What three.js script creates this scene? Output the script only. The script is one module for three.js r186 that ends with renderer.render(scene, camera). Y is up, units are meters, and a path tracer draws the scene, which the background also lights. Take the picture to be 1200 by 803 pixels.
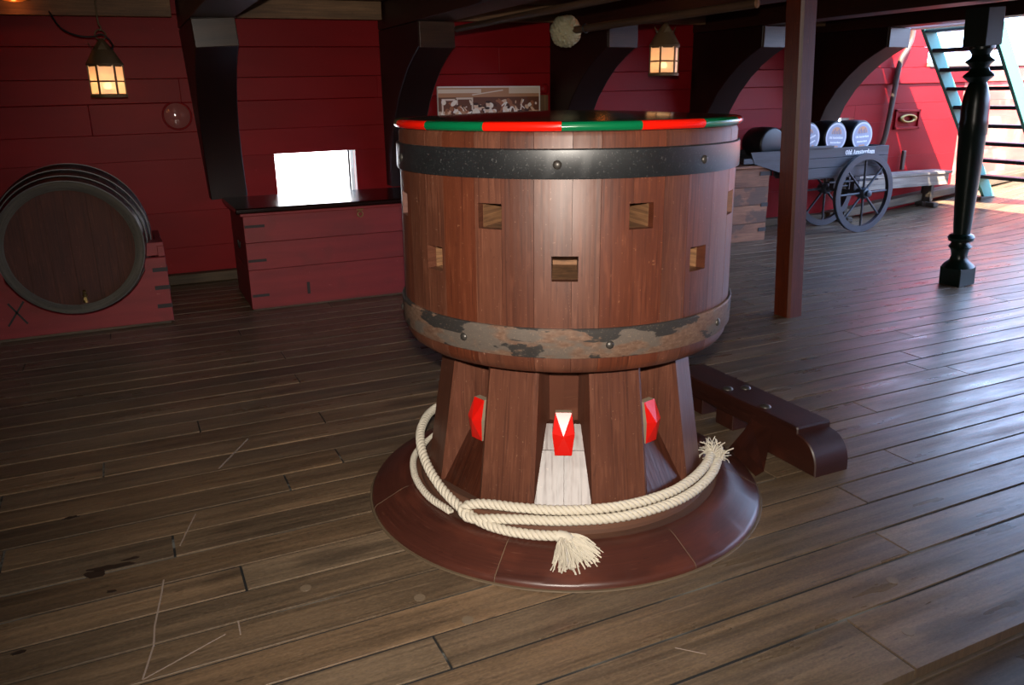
import * as THREE from 'three';
import { RoundedBoxGeometry } from 'three/addons/geometries/RoundedBoxGeometry.js';
import { ConvexGeometry } from 'three/addons/geometries/ConvexGeometry.js';
import { mergeGeometries, mergeVertices, toCreasedNormals } from 'three/addons/utils/BufferGeometryUtils.js';
import { Brush, Evaluator, SUBTRACTION } from 'three-bvh-csg';

// ------------------------------------------------------------------ camera, sky, sun, flash, exposure
const scene = new THREE.Scene();
const renderer = new THREE.WebGLRenderer();
renderer.toneMapping = THREE.LinearToneMapping;
renderer.toneMappingExposure = 1.0;
renderer.shadowMap.enabled = true;
const camera = new THREE.PerspectiveCamera(2 * Math.atan(401.5 / 940) * 180 / Math.PI, 1200 / 803, 0.05, 300);
const CAM = new THREE.Vector3(-1.446, 1.5, 2.585), FWD = new THREE.Vector3(0.40877, -0.29456, -0.86379), CUP = new THREE.Vector3(0.13666, 0.95557, -0.26119);
camera.position.copy(CAM); camera.up.copy(CUP); camera.lookAt(CAM.clone().add(FWD));
// hazy bright sky: pale blue above, near white low down, the same all the way round
{
  const W = 64, H = 128, d = new Float32Array(W * H * 4);
  for (let j = 0; j < H; j++) {
    const el = (j + 0.5) / H - 0.5, k = Math.pow(Math.max(0, el * 2), 0.55);
    for (let i = 0; i < W; i++) d.set([6.4 - 4.2 * k, 8.6 - 4.6 * k, 12.4 - 4.0 * k, 1], (j * W + i) * 4);
  }
  const t = new THREE.DataTexture(d, W, H, THREE.RGBAFormat, THREE.FloatType);
  t.mapping = THREE.EquirectangularReflectionMapping; t.magFilter = THREE.LinearFilter; t.needsUpdate = true;
  scene.background = t; scene.environment = t;
}
const sun = new THREE.DirectionalLight(0xfff2dc, 46);
sun.position.set(-1, 20, 14); sun.target.position.set(10, 0, 0);
sun.castShadow = true; sun.shadow.mapSize.set(4096, 4096); sun.shadow.bias = -0.0004;
Object.assign(sun.shadow.camera, { left: -22, right: 22, top: 22, bottom: -22, near: 1, far: 90 });
scene.add(sun, sun.target);
// the photographer's own flash, just above the lens
const flash = new THREE.SpotLight(0xfff4e6, 40, 0, 0.78, 1, 2);
flash.position.copy(CAM).addScaledVector(CUP, 0.11).addScaledVector(FWD, -0.03);
flash.target.position.copy(CAM).addScaledVector(FWD, 4).addScaledVector(CUP, -0.15);
flash.castShadow = true; flash.shadow.mapSize.set(2048, 2048); flash.shadow.bias = -0.0005;
scene.add(flash, flash.target);

// ------------------------------------------------------------------ helpers
let seed = 7;
function rnd() { seed = (seed + 0x6D2B79F5) | 0; let t = Math.imul(seed ^ (seed >>> 15), 1 | seed); t = (t + Math.imul(t ^ (t >>> 7), 61 | t)) ^ t; return ((t ^ (t >>> 14)) >>> 0) / 4294967296; }
const rr = (a, b) => a + (b - a) * rnd();
function hash(x, y, s) { let h = Math.imul(x, 374761393) + Math.imul(y, 668265263) + Math.imul(s, 2246822519); h = Math.imul(h ^ (h >>> 13), 1274126177); return ((h ^ (h >>> 16)) >>> 0) / 4294967296; }
function noise(x, y, px, py, s) {
  const xi = Math.floor(x), yi = Math.floor(y), fx = x - xi, fy = y - yi, u = fx * fx * (3 - 2 * fx), v = fy * fy * (3 - 2 * fy);
  const x0 = ((xi % px) + px) % px, x1 = (x0 + 1) % px, y0 = ((yi % py) + py) % py, y1 = (y0 + 1) % py;
  const a = hash(x0, y0, s), b = hash(x1, y0, s), c = hash(x0, y1, s), d = hash(x1, y1, s);
  return a + (b - a) * u + (c - a) * v + (a - b - c + d) * u * v;
}
function fbm(u, v, fx, fy, o, s) { let t = 0, a = 0.5, n = 0; for (let i = 0; i < o; i++) { t += a * noise(u * fx, v * fy, fx, fy, s + i); n += a; a *= 0.5; fx *= 2; fy *= 2; } return t / n; }
const clamp = (x) => Math.max(0, Math.min(1, x)), step = (a, b, x) => { x = clamp((x - a) / (b - a)); return x * x * (3 - 2 * x); };
const mix = (a, b, t) => a.map((p, i) => p + (b[i] - p) * t);
function tex(w, h, fn, srgb = true, rep = [1, 1]) {
  const d = new Uint8Array(w * h * 4);
  for (let j = 0; j < h; j++) for (let i = 0; i < w; i++) {
    let c = fn((i + 0.5) / w, (j + 0.5) / h); if (typeof c === 'number') c = [c * 255, c * 255, c * 255];
    const o = (j * w + i) * 4; d[o] = Math.max(0, Math.min(255, c[0])); d[o + 1] = Math.max(0, Math.min(255, c[1])); d[o + 2] = Math.max(0, Math.min(255, c[2])); d[o + 3] = 255;
  }
  const t = new THREE.DataTexture(d, w, h); t.wrapS = t.wrapT = THREE.RepeatWrapping; t.magFilter = THREE.LinearFilter; t.minFilter = THREE.LinearFilter;
  if (srgb) t.colorSpace = THREE.SRGBColorSpace;
  t.repeat.set(rep[0], rep[1]); t.needsUpdate = true; return t;
}
const S = (o) => new THREE.MeshStandardMaterial(o), Ph = (o) => new THREE.MeshPhysicalMaterial(o);
const used = {};
function numbered(n) { if (!(n in used)) { used[n] = 0; return n; } used[n]++; return n + '_' + String(used[n]).padStart(3, '0'); }
function shadows(o) { o.castShadow = o.receiveShadow = true; return o; }
function thing(name, label, category, pos = [0, 0, 0], turn = 0, group) {
  const g = new THREE.Group(); g.name = numbered(name); g.position.set(...pos); g.rotation.y = turn; g.userData = { label, category };
  if (group) g.userData.group = group;
  scene.add(g); return g;
}
function setting(name) { const g = new THREE.Group(); g.name = numbered(name); g.userData = { kind: 'structure' }; scene.add(g); return g; }
function part(name, geo, mat, parent, label) { const m = shadows(new THREE.Mesh(geo, mat)); m.name = name; if (label) m.userData.label = label; parent.add(m); return m; }
function single(name, geo, mat, label, category, group) { const m = part(numbered(name), geo, mat, scene); m.userData = { label, category }; if (group) m.userData.group = group; return m; }
const V = (x, y, z) => new THREE.Vector3(x, y, z);
// uv in metres, u along the grain axis (0 x, 1 y, 2 z)
function grain(geo, axis = 0, ou = rr(0, 9), ov = rr(0, 9)) {
  if (geo.index) geo = geo.toNonIndexed();
  const p = geo.attributes.position, uv = new Float32Array(p.count * 2), a = V(), b = V(), c = V(), n = V();
  const o1 = (axis + 1) % 3, o2 = (axis + 2) % 3, g3 = (v, i) => (i === 0 ? v.x : i === 1 ? v.y : v.z);
  for (let i = 0; i < p.count; i += 3) {
    a.fromBufferAttribute(p, i); b.fromBufferAttribute(p, i + 1); c.fromBufferAttribute(p, i + 2);
    n.copy(b).sub(a).cross(c.clone().sub(a)); const m = [Math.abs(n.x), Math.abs(n.y), Math.abs(n.z)];
    const end = m[axis] > m[o1] && m[axis] > m[o2], ua = end ? o1 : axis, va = end ? o2 : (m[o1] > m[o2] ? o2 : o1);
    [a, b, c].forEach((v, k) => { uv[(i + k) * 2] = g3(v, ua) * (end ? 0.15 : 1) + ou; uv[(i + k) * 2 + 1] = g3(v, va) + ov; });
  }
  geo.setAttribute('uv', new THREE.BufferAttribute(uv, 2)); return geo;
}
function outward(g) { // faces of a closed shape point out of it
  const A = g.attributes.position, a = V(), b = V(), c = V(); let v = 0;
  for (let i = 0; i < A.count; i += 3) { a.fromBufferAttribute(A, i); b.fromBufferAttribute(A, i + 1); c.fromBufferAttribute(A, i + 2); v += a.dot(b.cross(c)); }
  if (v < 0) for (const k in g.attributes) { const B = g.attributes[k], w = B.itemSize; for (let i = 0; i < B.count; i += 3) for (let q = 0; q < w; q++) { const t = B.array[(i + 1) * w + q]; B.array[(i + 1) * w + q] = B.array[(i + 2) * w + q]; B.array[(i + 2) * w + q] = t; } }
  return g;
}
const rbox = (w, h, d, r = 0.004) => new RoundedBoxGeometry(w, h, d, 1, Math.min(r, w / 2.1, h / 2.1, d / 2.1));
// box given by its limits, grain along an axis
function lim(x0, x1, y0, y1, z0, z1, r = 0.004, axis) {
  const s = [x1 - x0, y1 - y0, z1 - z0]; if (axis === undefined) axis = s.indexOf(Math.max(...s));
  const g = rbox(...s, r); g.translate((x0 + x1) / 2, (y0 + y1) / 2, (z0 + z1) / 2); return grain(g, axis);
}
function hexa(p, axis = 1) { // 8 corners: bottom 0-3, top 4-7 (counter-clockwise from above)
  const q = [[3, 2, 1, 0], [4, 5, 6, 7], [0, 1, 5, 4], [1, 2, 6, 5], [2, 3, 7, 6], [3, 0, 4, 7]], a = [];
  for (const f of q) for (const i of [f[0], f[1], f[2], f[0], f[2], f[3]]) a.push(...p[i]);
  const g = new THREE.BufferGeometry(); g.setAttribute('position', new THREE.Float32BufferAttribute(a, 3)); outward(g); g.computeVertexNormals(); return grain(g, axis);
}
// closed outline [[a, b], ...] extruded; plane 'zy' runs along x from x0 to x1, 'xy' along z
function extr(pts, w0, w1, plane, bevel = 0.004, axis = 1) {
  const s = new THREE.Shape(pts.map(([a, b]) => new THREE.Vector2(a, b)));
  const g = new THREE.ExtrudeGeometry(s, { depth: Math.abs(w1 - w0) - 2 * bevel, bevelEnabled: bevel > 0, bevelThickness: bevel, bevelSize: bevel, bevelOffset: -bevel, bevelSegments: 1, curveSegments: 10 });
  g.translate(0, 0, Math.min(w0, w1) + bevel);
  if (plane === 'zy') g.applyMatrix4(new THREE.Matrix4().makeBasis(V(0, 0, 1), V(0, 1, 0), V(-1, 0, 0)).premultiply(new THREE.Matrix4().makeTranslation(w0 + w1, 0, 0)));
  return toCreasedNormals(grain(g, axis), 0.45);
}
// closed profile [[r, y], ...] swept round the y axis from a0 to a1 (angle from +z towards +x)
function sweep(pts, a0, a1, n, grainRound = false, crease = 0.6, ou = rr(0, 9), ov = rr(0, 9)) {
  const full = Math.abs(a1 - a0) > 6.28, m = pts.length, pos = [], uv = [];
  const len = [0]; for (let i = 0; i < m; i++) { const q = pts[(i + 1) % m]; len.push(len[i] + Math.hypot(q[0] - pts[i][0], q[1] - pts[i][1])); }
  const P = (i, k) => { const a = a0 + (a1 - a0) * k / n, q = pts[i % m]; return [q[0] * Math.sin(a), q[1], q[0] * Math.cos(a)]; };
  const T = (i, k) => { const a = (a0 + (a1 - a0) * k / n) * pts[0][0]; return grainRound ? [a + ou, len[i] + ov] : [len[i] + ou, a + ov]; };
  for (let i = 0; i < m; i++) for (let k = 0; k < n; k++) for (const [x, y] of [[i, k], [i, k + 1], [i + 1, k + 1], [i, k], [i + 1, k + 1], [i + 1, k]]) { pos.push(...P(x, y)); uv.push(...T(x, y)); }
  if (!full) {
    const tri = THREE.ShapeUtils.triangulateShape(pts.map(([a, b]) => new THREE.Vector2(a, b)), []);
    const turnTri = (t) => (pts[t[1]][0] - pts[t[0]][0]) * (pts[t[2]][1] - pts[t[0]][1]) - (pts[t[2]][0] - pts[t[0]][0]) * (pts[t[1]][1] - pts[t[0]][1]) > 0, ccw = pts.reduce((s2, p, i) => s2 + p[0] * pts[(i + 1) % m][1] - pts[(i + 1) % m][0] * p[1], 0) > 0;
    for (const [k, flip] of [[0, 0], [n, 1]]) for (const t of tri) for (const i of (turnTri(t) === ccw) !== !!flip ? t : [t[0], t[2], t[1]]) { pos.push(...P(i, k)); uv.push(pts[i][1] + ou, pts[i][0] + ov); }
  }
  let g = new THREE.BufferGeometry(); g.setAttribute('position', new THREE.Float32BufferAttribute(pos, 3)); g.setAttribute('uv', new THREE.Float32BufferAttribute(uv, 2));
  outward(g);
  g.computeVertexNormals(); return toCreasedNormals(g, crease);
}
function lathe(pts, n = 40, mat) { const g = new THREE.LatheGeometry(pts.map(([r, y]) => new THREE.Vector2(Math.max(r, 1e-4), y)), n); return toCreasedNormals(g, 0.7); }
function tube(pts, r, n = 40, k = 8, closed = false) { return new THREE.TubeGeometry(new THREE.CatmullRomCurve3(pts.map((p) => V(...p)), closed), n, r, k, closed); }
function dome(r, h) { const p = []; for (let i = 0; i <= 6; i++) { const a = i / 6 * Math.PI / 2; p.push([r * Math.cos(a), h * Math.sin(a)]); } return new THREE.LatheGeometry(p.map(([x, y]) => new THREE.Vector2(Math.max(x, 1e-4), y)), 16); }
function at(o, x, y, z, rx = 0, ry = 0, rz = 0) { o.position.set(x, y, z); o.rotation.set(rx, ry, rz); return o; }
const rise = (x) => 0.013 * (x + 0.9);                               // the upper works rise gently towards the waist
function sheer(g) { const p = g.attributes.position; for (let i = 0; i < p.count; i++) p.setY(i, p.getY(i) + rise(p.getX(i))); return g; }
const deckY = (x) => (x < 6.3 ? 0 : x < 8 ? 0.035 * (x - 6.3) ** 2 : 0.101 + 0.12 * (x - 8));   // and so does the deck

// ------------------------------------------------------------------ materials
const wood = (dark, light, s, fx = 3, fy = 26, gain = 1.5) => (u, v) => {
  const a = fbm(u, v, fx, fy, 4, s), b = fbm(u, v, 9, 110, 3, s + 20), c = fbm(u, v, 4, 3, 3, s + 40);
  let t = 0.45 * a + 0.35 * b + 0.4 * c - 0.1; const p = noise(u * 60, v * 240, 60, 240, s + 60);
  if (p > 0.86) t -= (p - 0.86) * 2.2;
  return mix(dark, light, clamp(t * gain - (gain - 1) * 0.6));
};
const deckTex = tex(1024, 512, (u, v) => {
  let c = wood([62, 52, 42], [138, 114, 89], 3, 3, 26, 1.35)(u, v);
  const fl = noise(u * 330, v * 330, 330, 330, 95), st = fbm(u, v, 6, 9, 4, 91), sc = noise(u * 14, v * 190, 14, 190, 77);
  c = mix(c, [38, 31, 26], 0.3 * step(0.6, 0.8, st));
  if (sc > 0.9) c = mix(c, [168, 146, 120], (sc - 0.9) * 4);
  c = mix(c, fl > 0.5 ? [160, 136, 108] : [50, 40, 32], Math.abs(fl - 0.5) * 0.36);
  return c;
}, true, [1 / 2.2, 1 / 0.9]);
const deckRough = tex(512, 256, (u, v) => 0.17 + 0.3 * fbm(u, v, 5, 14, 4, 12) + 0.08 * fbm(u, v, 30, 60, 2, 15), false, [1 / 2.2, 1 / 0.9]);
const deckBump = tex(1024, 512, (u, v) => 0.5 * fbm(u, v, 6, 60, 3, 5) + 0.5 * fbm(u, v, 30, 40, 3, 8), false, [1 / 2.2, 1 / 0.9]);
const mahTex = tex(1024, 512, (u, v) => {
  let c = wood([72, 39, 27], [106, 63, 45], 33, 2, 18, 1.15)(u, v);
  const s = fbm(u, v, 16, 90, 3, 53), d = noise(u * 220, v * 110, 220, 110, 4);
  c = mix(c, [130, 84, 64], 0.3 * step(0.55, 0.8, s));
  const k = u * 7 + v * 31 + 3 * fbm(u, v, 2, 2, 2, 57), sc = noise(k * 24, (u * 5 - v * 2) * 3, 4096, 4096, 58); if (sc > 0.975) c = mix(c, [156, 118, 96], 0.45);
  c = mix(c, [52, 26, 18], 0.4 * step(0.6, 0.8, fbm(u, v, 5, 150, 2, 59)));
  if (d > 0.965) c = mix(c, [170, 140, 118], 0.5);
  return c;
}, true, [1 / 1.2, 1 / 0.7]);
const ringTex = tex(1024, 512, (u, v) => {
  let c = wood([50, 25, 20], [86, 46, 36], 133, 2, 14, 1.2)(u, v); const s = noise(u * 18, v * 260, 18, 260, 135), d = fbm(u, v, 7, 7, 4, 137);
  if (s > 0.92) c = mix(c, [150, 112, 92], (s - 0.92) * 5); return mix(c, [112, 58, 42], 0.35 * step(0.5, 0.75, d));
}, true, [1 / 1.2, 1 / 0.5]);
const mahBump = tex(512, 256, (u, v) => 0.6 * fbm(u, v, 3, 60, 3, 6) + 0.4 * fbm(u, v, 40, 40, 2, 9), false, [1 / 1.2, 1 / 0.7]);
const redTex = tex(512, 512, (u, v) => {
  const a = fbm(u, v, 3, 9, 4, 71), d = noise(u * 90, v * 90, 90, 90, 72), e = fbm(u, v, 2, 2, 3, 73);
  let c = mix([112, 10, 16], [146, 18, 24], clamp(0.6 * a + 0.5 * e)); if (d > 0.985) c = mix(c, [190, 120, 110], 0.4); return c;
}, true, [1 / 1.6, 1 / 1.6]);
const sunGlareTex = tex(512, 256, (u, v) => { const a = fbm(u, v, 3, 9, 4, 271), e = fbm(u, v, 9, 5, 4, 273); return mix([168, 62, 54], [196, 112, 98], clamp(0.9 * a + 0.6 * step(0.5, 0.7, e) - 0.15)); }, true, [1 / 1.6, 1 / 1.6]);  // red paint lightened to imitate strong sun on the bulwark
const chestTex = tex(512, 512, (u, v) => {
  const a = fbm(u, v, 3, 22, 4, 171), d = noise(u * 70, v * 120, 70, 120, 172), e = fbm(u, v, 5, 5, 4, 173);
  let c = mix([112, 27, 30], [146, 43, 44], clamp(0.8 * a + 0.2 * e)); c = mix(c, [84, 34, 30], 0.25 * step(0.55, 0.75, e)); if (d > 0.98) c = mix(c, [178, 140, 128], 0.5); return c;
}, true, [1 / 1.2, 1 / 1.2]);
const redBump = tex(256, 256, (u, v) => 0.7 * fbm(u, v, 4, 30, 3, 61) + 0.3 * fbm(u, v, 40, 60, 2, 64), false, [1 / 1.2, 1 / 1.2]);
const ironTex = tex(512, 512, (u, v) => {
  const a = fbm(u, v, 6, 6, 4, 81), d = noise(u * 150, v * 150, 150, 150, 82);
  let c = mix([17, 18, 20], [34, 36, 38], a); if (d > 0.8) c = mix(c, [150, 148, 142], (d - 0.8) * 2.6); return c;
}, true, [1 / 0.5, 1 / 0.5]);
const rustTex = tex(2048, 128, (u, v) => {
  const a = fbm(u, v, 34, 3, 5, 181), d = fbm(u, v, 300, 20, 2, 182), q = noise(u * 900, v * 40, 900, 40, 185);
  let c = mix([92, 66, 52], [122, 98, 82], d); c = mix(c, [92, 86, 80], 0.8 * step(0.42, 0.6, fbm(u, v, 40, 3, 3, 187)));
  c = mix(c, [40, 38, 37], 0.9 * step(0.53, 0.57, a + 0.1 * (d - 0.5) + (v > 0.55 ? 0.07 : -0.05)));      // what is left of the black paint, mostly along the upper edge
  if (q > 0.86) c = mix(c, [150, 124, 104], 0.35); return c;
}, true, [1 / 3.8, 1 / 0.12]);
const greyTex = tex(512, 256, wood([92, 84, 76], [176, 164, 150], 201, 3, 20), true, [1 / 1.4, 1 / 0.6]);
const crateTex = tex(512, 256, (u, v) => { let c = wood([92, 54, 34], [172, 118, 84], 231, 3, 10)(u, v); return mix(c, [70, 52, 42], 0.6 * step(0.6, 0.72, fbm(u, v, 6, 5, 4, 234))); }, true, [1 / 1.1, 1 / 0.6]);
const M = {
  deck: S({ map: deckTex, roughnessMap: deckRough, roughness: 1, bumpMap: deckBump, bumpScale: 0.0012, vertexColors: true }),
  caulk: S({ map: tex(512, 512, (u, v) => mix([22, 22, 23], [96, 96, 92], step(0.5, 0.72, fbm(u, v, 5, 40, 4, 301))), true, [1 / 1.8, 1 / 1.8]), roughness: 0.75 }),
  mah: S({ map: mahTex, roughness: 0.46, bumpMap: mahBump, bumpScale: 0.0005 }),
  mahB: S({ map: mahTex, color: 0xe2d6d0, roughness: 0.44, bumpMap: mahBump, bumpScale: 0.0006 }), mahC: S({ map: mahTex, color: 0xffe2cc, roughness: 0.5, bumpMap: mahBump, bumpScale: 0.0006 }), mahD: S({ map: mahTex, color: 0xf4d4bc, roughness: 0.46, bumpMap: mahBump, bumpScale: 0.0006 }),
  mahDark: S({ map: mahTex, color: 0x9a7a70, roughness: 0.32, bumpMap: mahBump, bumpScale: 0.0005 }),
  ring: S({ map: ringTex, roughness: 0.36, bumpMap: mahBump, bumpScale: 0.0006 }),
  timber: S({ map: ringTex, color: 0xb8aca0, roughness: 0.42, bumpMap: mahBump, bumpScale: 0.0006 }),
  pale: S({ map: greyTex, color: 0xf4bc8c, roughness: 0.7 }),
  worn: S({ map: greyTex, color: 0xa07058, roughness: 0.75 }),
  dust: S({ map: greyTex, color: 0xc0a892, roughness: 0.85 }),
  chock: S({ map: mahTex, color: 0xb8a49a, roughness: 0.38, bumpMap: mahBump, bumpScale: 0.0014 }),
  iron: Ph({ map: ironTex, roughness: 0.4, clearcoat: 0.7, clearcoatRoughness: 0.42, bumpMap: ironTex, bumpScale: 0.0008 }),
  rust: S({ map: rustTex, roughness: 0.6, metalness: 0.1 }),
  rivet: S({ color: 0x4a4642, roughness: 0.4, metalness: 0.6 }),
  redRim: S({ color: 0xe01808, roughness: 0.22 }), greenRim: S({ color: 0x05613a, roughness: 0.22 }),
  redTop: Ph({ color: 0x4a0c0c, roughness: 0.2, clearcoat: 0.5, clearcoatRoughness: 0.1 }), greenTop: Ph({ color: 0x0a3226, roughness: 0.2, clearcoat: 0.5, clearcoatRoughness: 0.1 }),
  wedge: S({ color: 0xd0160e, roughness: 0.3 }), wedgeEdge: S({ color: 0x8a7a66, roughness: 0.7 }),
  rope: S({ color: 0xc8c0b0, roughness: 0.9 }),
  red: Ph({ map: redTex, roughness: 0.46, specularIntensity: 0.35, bumpMap: redBump, bumpScale: 0.0006 }),
  sunGlareRed: S({ map: sunGlareTex, color: 0xffffff, roughness: 0.6, bumpMap: redBump, bumpScale: 0.0006 }),
  chest: S({ map: chestTex, roughness: 0.55, bumpMap: redBump, bumpScale: 0.0008 }),
  strap: S({ color: 0x2e2624, roughness: 0.7 }),
  lid: S({ map: mahTex, color: 0x5c4a4a, roughness: 0.22 }),
  knee: S({ map: mahTex, color: 0x62463c, roughness: 0.5 }),
  kneeCap: S({ map: greyTex, color: 0x7e6658, roughness: 0.32 }),
  beam: S({ map: mahTex, color: 0x9a8478, roughness: 0.5 }),
  shelf: S({ map: greyTex, color: 0xf0c498, roughness: 0.6 }),
  post: S({ map: mahTex, color: 0xffb878, roughness: 0.45, bumpMap: mahBump, bumpScale: 0.0004 }),
  green: S({ color: 0x071a12, roughness: 0.3 }),
  greenDull: S({ color: 0x071a12, roughness: 0.6 }),
  brass: S({ color: 0x8a7448, roughness: 0.4, metalness: 0.9 }),
  lantern: S({ color: 0x6a563c, roughness: 0.55, metalness: 0.35 }),
  pane: Ph({ color: 0xfff0dc, roughness: 0.4, transmission: 0.6, thickness: 0, emissive: 0xffd2a0, emissiveIntensity: 0.2 }),
  bulb: S({ color: 0xffe8c8, emissive: 0xffe2b4, emissiveIntensity: 7 }),
  amber: Ph({ color: 0xd07a2a, roughness: 0.3, emissive: 0xff7a20, emissiveIntensity: 0.25 }),
  cart: S({ map: greyTex, color: 0x626c86, roughness: 0.5 }),
  cartIron: S({ color: 0x31363f, roughness: 0.5 }),
  cheese: S({ color: 0x15161a, roughness: 0.4 }),
  grey: S({ map: greyTex, roughness: 0.75, bumpMap: deckBump, bumpScale: 0.001 }),
  greyDark: S({ map: greyTex, color: 0x8a827a, roughness: 0.8 }),
  crate: S({ map: crateTex, roughness: 0.7, bumpMap: deckBump, bumpScale: 0.001 }),
  barrel: S({ map: greyTex, color: 0x48443e, roughness: 0.7 }),
  chime: S({ map: greyTex, color: 0x9a9c94, roughness: 0.85 }),
  barrelHead: S({ map: mahTex, color: 0xd0bcb0, roughness: 0.75 }),
  barrelRim: S({ map: greyTex, color: 0x6c6e6a, roughness: 0.8 }),
  waterway: S({ map: greyTex, color: 0xa89880, roughness: 0.7 }),
  teal: S({ color: 0x4c8a80, roughness: 0.5 }), tealDark: S({ color: 0x1c3034, roughness: 0.5 }),
  pipe: S({ color: 0x4a3d36, roughness: 0.45 }),
  fleece: S({ color: 0xa39a7c, roughness: 1 }), pole: S({ map: greyTex, color: 0x8a6a50, roughness: 0.6 }),
  white: S({ color: 0xf0efec, roughness: 0.7 }), black: S({ color: 0x101010, roughness: 0.5 }),
  stain: S({ color: 0x2b2019, roughness: 0.5 }), chalk: S({ color: 0x85756a, roughness: 0.8 }), plug: S({ color: 0x6c5d4c, roughness: 0.6 }),
  glass: Ph({ color: 0x9a5a58, roughness: 0.08, clearcoat: 1, clearcoatRoughness: 0.05 }),
};

// ------------------------------------------------------------------ the setting: deck
const PITCH = 0.158, ROW0 = 1.165, XA = -5.2, XB = 15;
function plankX(x0, x1, z0, z1, top, thick, tone, yf = deckY) {
  const c = 0.0008, prof = [[z0, top - thick], [z0, top - c], [z0 + c, top], [z1 - c, top], [z1, top - c], [z1, top - thick]];
  const xs = [x0]; for (let x = 6.3; x < x1; x += 0.5) if (x > x0 + 0.05 && x < x1 - 0.05) xs.push(x); xs.push(x1);
  const pos = [], uv = [], ou = rr(0, 20), ov = rr(0, 20);
  const add = (x, p) => { pos.push(x, p[1] + yf(x), p[0]); uv.push(x + ou, p[0] + ov); };
  for (let i = 0; i < xs.length - 1; i++) for (let k = 0; k < 6; k++) { const p = prof[k], q = prof[(k + 1) % 6], a = xs[i], b = xs[i + 1]; add(a, p); add(b, q); add(a, q); add(a, p); add(b, p); add(b, q); }
  for (const [x, f] of [[x0, 1], [x1, 0]]) for (const t of [[0, 1, 2], [0, 2, 3], [0, 3, 4], [0, 4, 5]]) for (const i of f ? [t[0], t[2], t[1]] : t) add(x, prof[i]);
  const g = new THREE.BufferGeometry(); g.setAttribute('position', new THREE.Float32BufferAttribute(pos, 3)); g.setAttribute('uv', new THREE.Float32BufferAttribute(uv, 2));
  outward(g);
  g.computeVertexNormals();
  if (tone) g.setAttribute('color', new THREE.Float32BufferAttribute(new Array(pos.length / 3).fill(tone).flat(), 3));
  return g;
}
const floor = setting('floor');
{
  const seen = { 2: [-0.817], 1: [0.79], 13: [2.68], 10: [2.63], 8: [2.62], 21: [-0.714], 18: [-0.722], 14: [-0.727], 11: [-0.76], '-1': [0.31], 3: [0.944], 15: [-1.283] };
  for (let r = -1; r < 37; r++) {
    const z1 = r < 0 ? 1.41 : ROW0 - PITCH * r, z0 = r < 0 ? ROW0 : z1 - PITCH;
    const cuts = [...(seen[r] || [])]; let x = cuts.length ? cuts[0] - rr(3.6, 4.6) : XA + rr(0.5, 4.5);
    while (x > XA + 0.6) { cuts.push(x); x -= 4.5; }
    x = cuts.length ? Math.max(...cuts) + rr(3.8, 5.4) : XA + rr(2, 4.5); while (x < XB - 0.8) { cuts.push(x); x += rr(4.2, 5.6); }
    const e = [XA, ...cuts.sort((a, b) => a - b), XB];
    for (let i = 0; i < e.length - 1; i++) {
      const t = rr(0.86, 1.12), w = rr(-0.05, 0.05), g = 0.0045 + rr(0, 0.002);
      part('plank', plankX(e[i] + 0.004, e[i + 1] - 0.004, z0 + g, z1 - (r < 0 ? 0 : g), rr(-0.0012, 0.0012), 0.04, [t * (1 + w), t, t * (1 - w)]), M.deck, floor);
    }
  }
  part('caulking', grain(plankX(XA, XB, -4.72, 1.40, -0.005, 0.04), 0, 0, 0), M.caulk, floor, 'grey and black caulking in the deck seams');
  // one step down beyond the last plank
  for (let r = 0; r < 4; r++) part('plank', plankX(XA, XB, 1.425 + r * 0.83, 1.425 + (r + 1) * 0.83 - 0.01, -0.04, 0.05, [0.62, 0.62, 0.66]), M.deck, floor);
  part('fillet', lim(XA, 5.5, -0.046, -0.030, 1.408, 1.424, 0.004, 0), M.waterway, floor, 'pale strip at the foot of the step');
  // marks on the planks
  const blot = (cx, cz, rx, rz, n, turn) => { const s = new THREE.Shape(); for (let i = 0; i < n; i++) { const a = i / n * 6.2832, k = 0.7 + 0.5 * rnd(), x = rx * k * Math.cos(a), z = rz * k * Math.sin(a); const X = cx + x * Math.cos(turn) - z * Math.sin(turn), Z = cz + x * Math.sin(turn) + z * Math.cos(turn); i ? s.lineTo(X, -Z) : s.moveTo(X, -Z); } const g = new THREE.ExtrudeGeometry(s, { depth: 0.0012, bevelEnabled: false }); g.rotateX(-Math.PI / 2); g.translate(0, 0.0008, 0); return g; };
  for (const [x, z, a, b, t] of [[-1.66, -0.125, 0.075, 0.016, 0.12], [-1.71, -0.1, 0.04, 0.022, 0.2], [-1.60, -0.15, 0.03, 0.009, 0], [-1.8, -0.563, 0.03, 0.013, 0], [-1.66, 0.03, 0.018, 0.008, 0.3], [-1.9, 0.24, 0.02, 0.009, 0]]) part('stain', blot(x, z, a, b, 14, t), M.stain, floor, 'dark stain soaked into the plank');
  const line = (p, q, w) => { const d = V(q[0] - p[0], 0, q[1] - p[1]), L = d.length(); const g = new THREE.BoxGeometry(L, 0.0016, w); g.rotateY(-Math.atan2(d.z, d.x)); g.translate((p[0] + q[0]) / 2, 0.0015, (p[1] + q[1]) / 2); return g; };
  const sc = [[-1.585, 0.52], [-1.552, 0.38], [-1.545, 0.285], [-1.52, 0.13], [-1.507, 0.036]];
  for (let i = 0; i < 4; i++) part('scratch', line(sc[i], sc[i + 1], 0.005), M.chalk, floor, 'pale scratch across the deck planks');
  for (const [a, b, w] of [[[-1.444, -0.165], [-1.375, -0.378], 0.004], [[-1.25, -0.75], [-1.096, -1.013], 0.006], [[-1.585, 0.52], [-1.36, 0.418], 0.003], [[-1.32, 0.44], [-1.318, 0.37], 0.004], [[-0.22, 1.05], [-0.16, 1.11], 0.002]]) part('scratch', line(a, b, w), M.chalk, floor, 'pale scratch across the deck planks');
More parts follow.
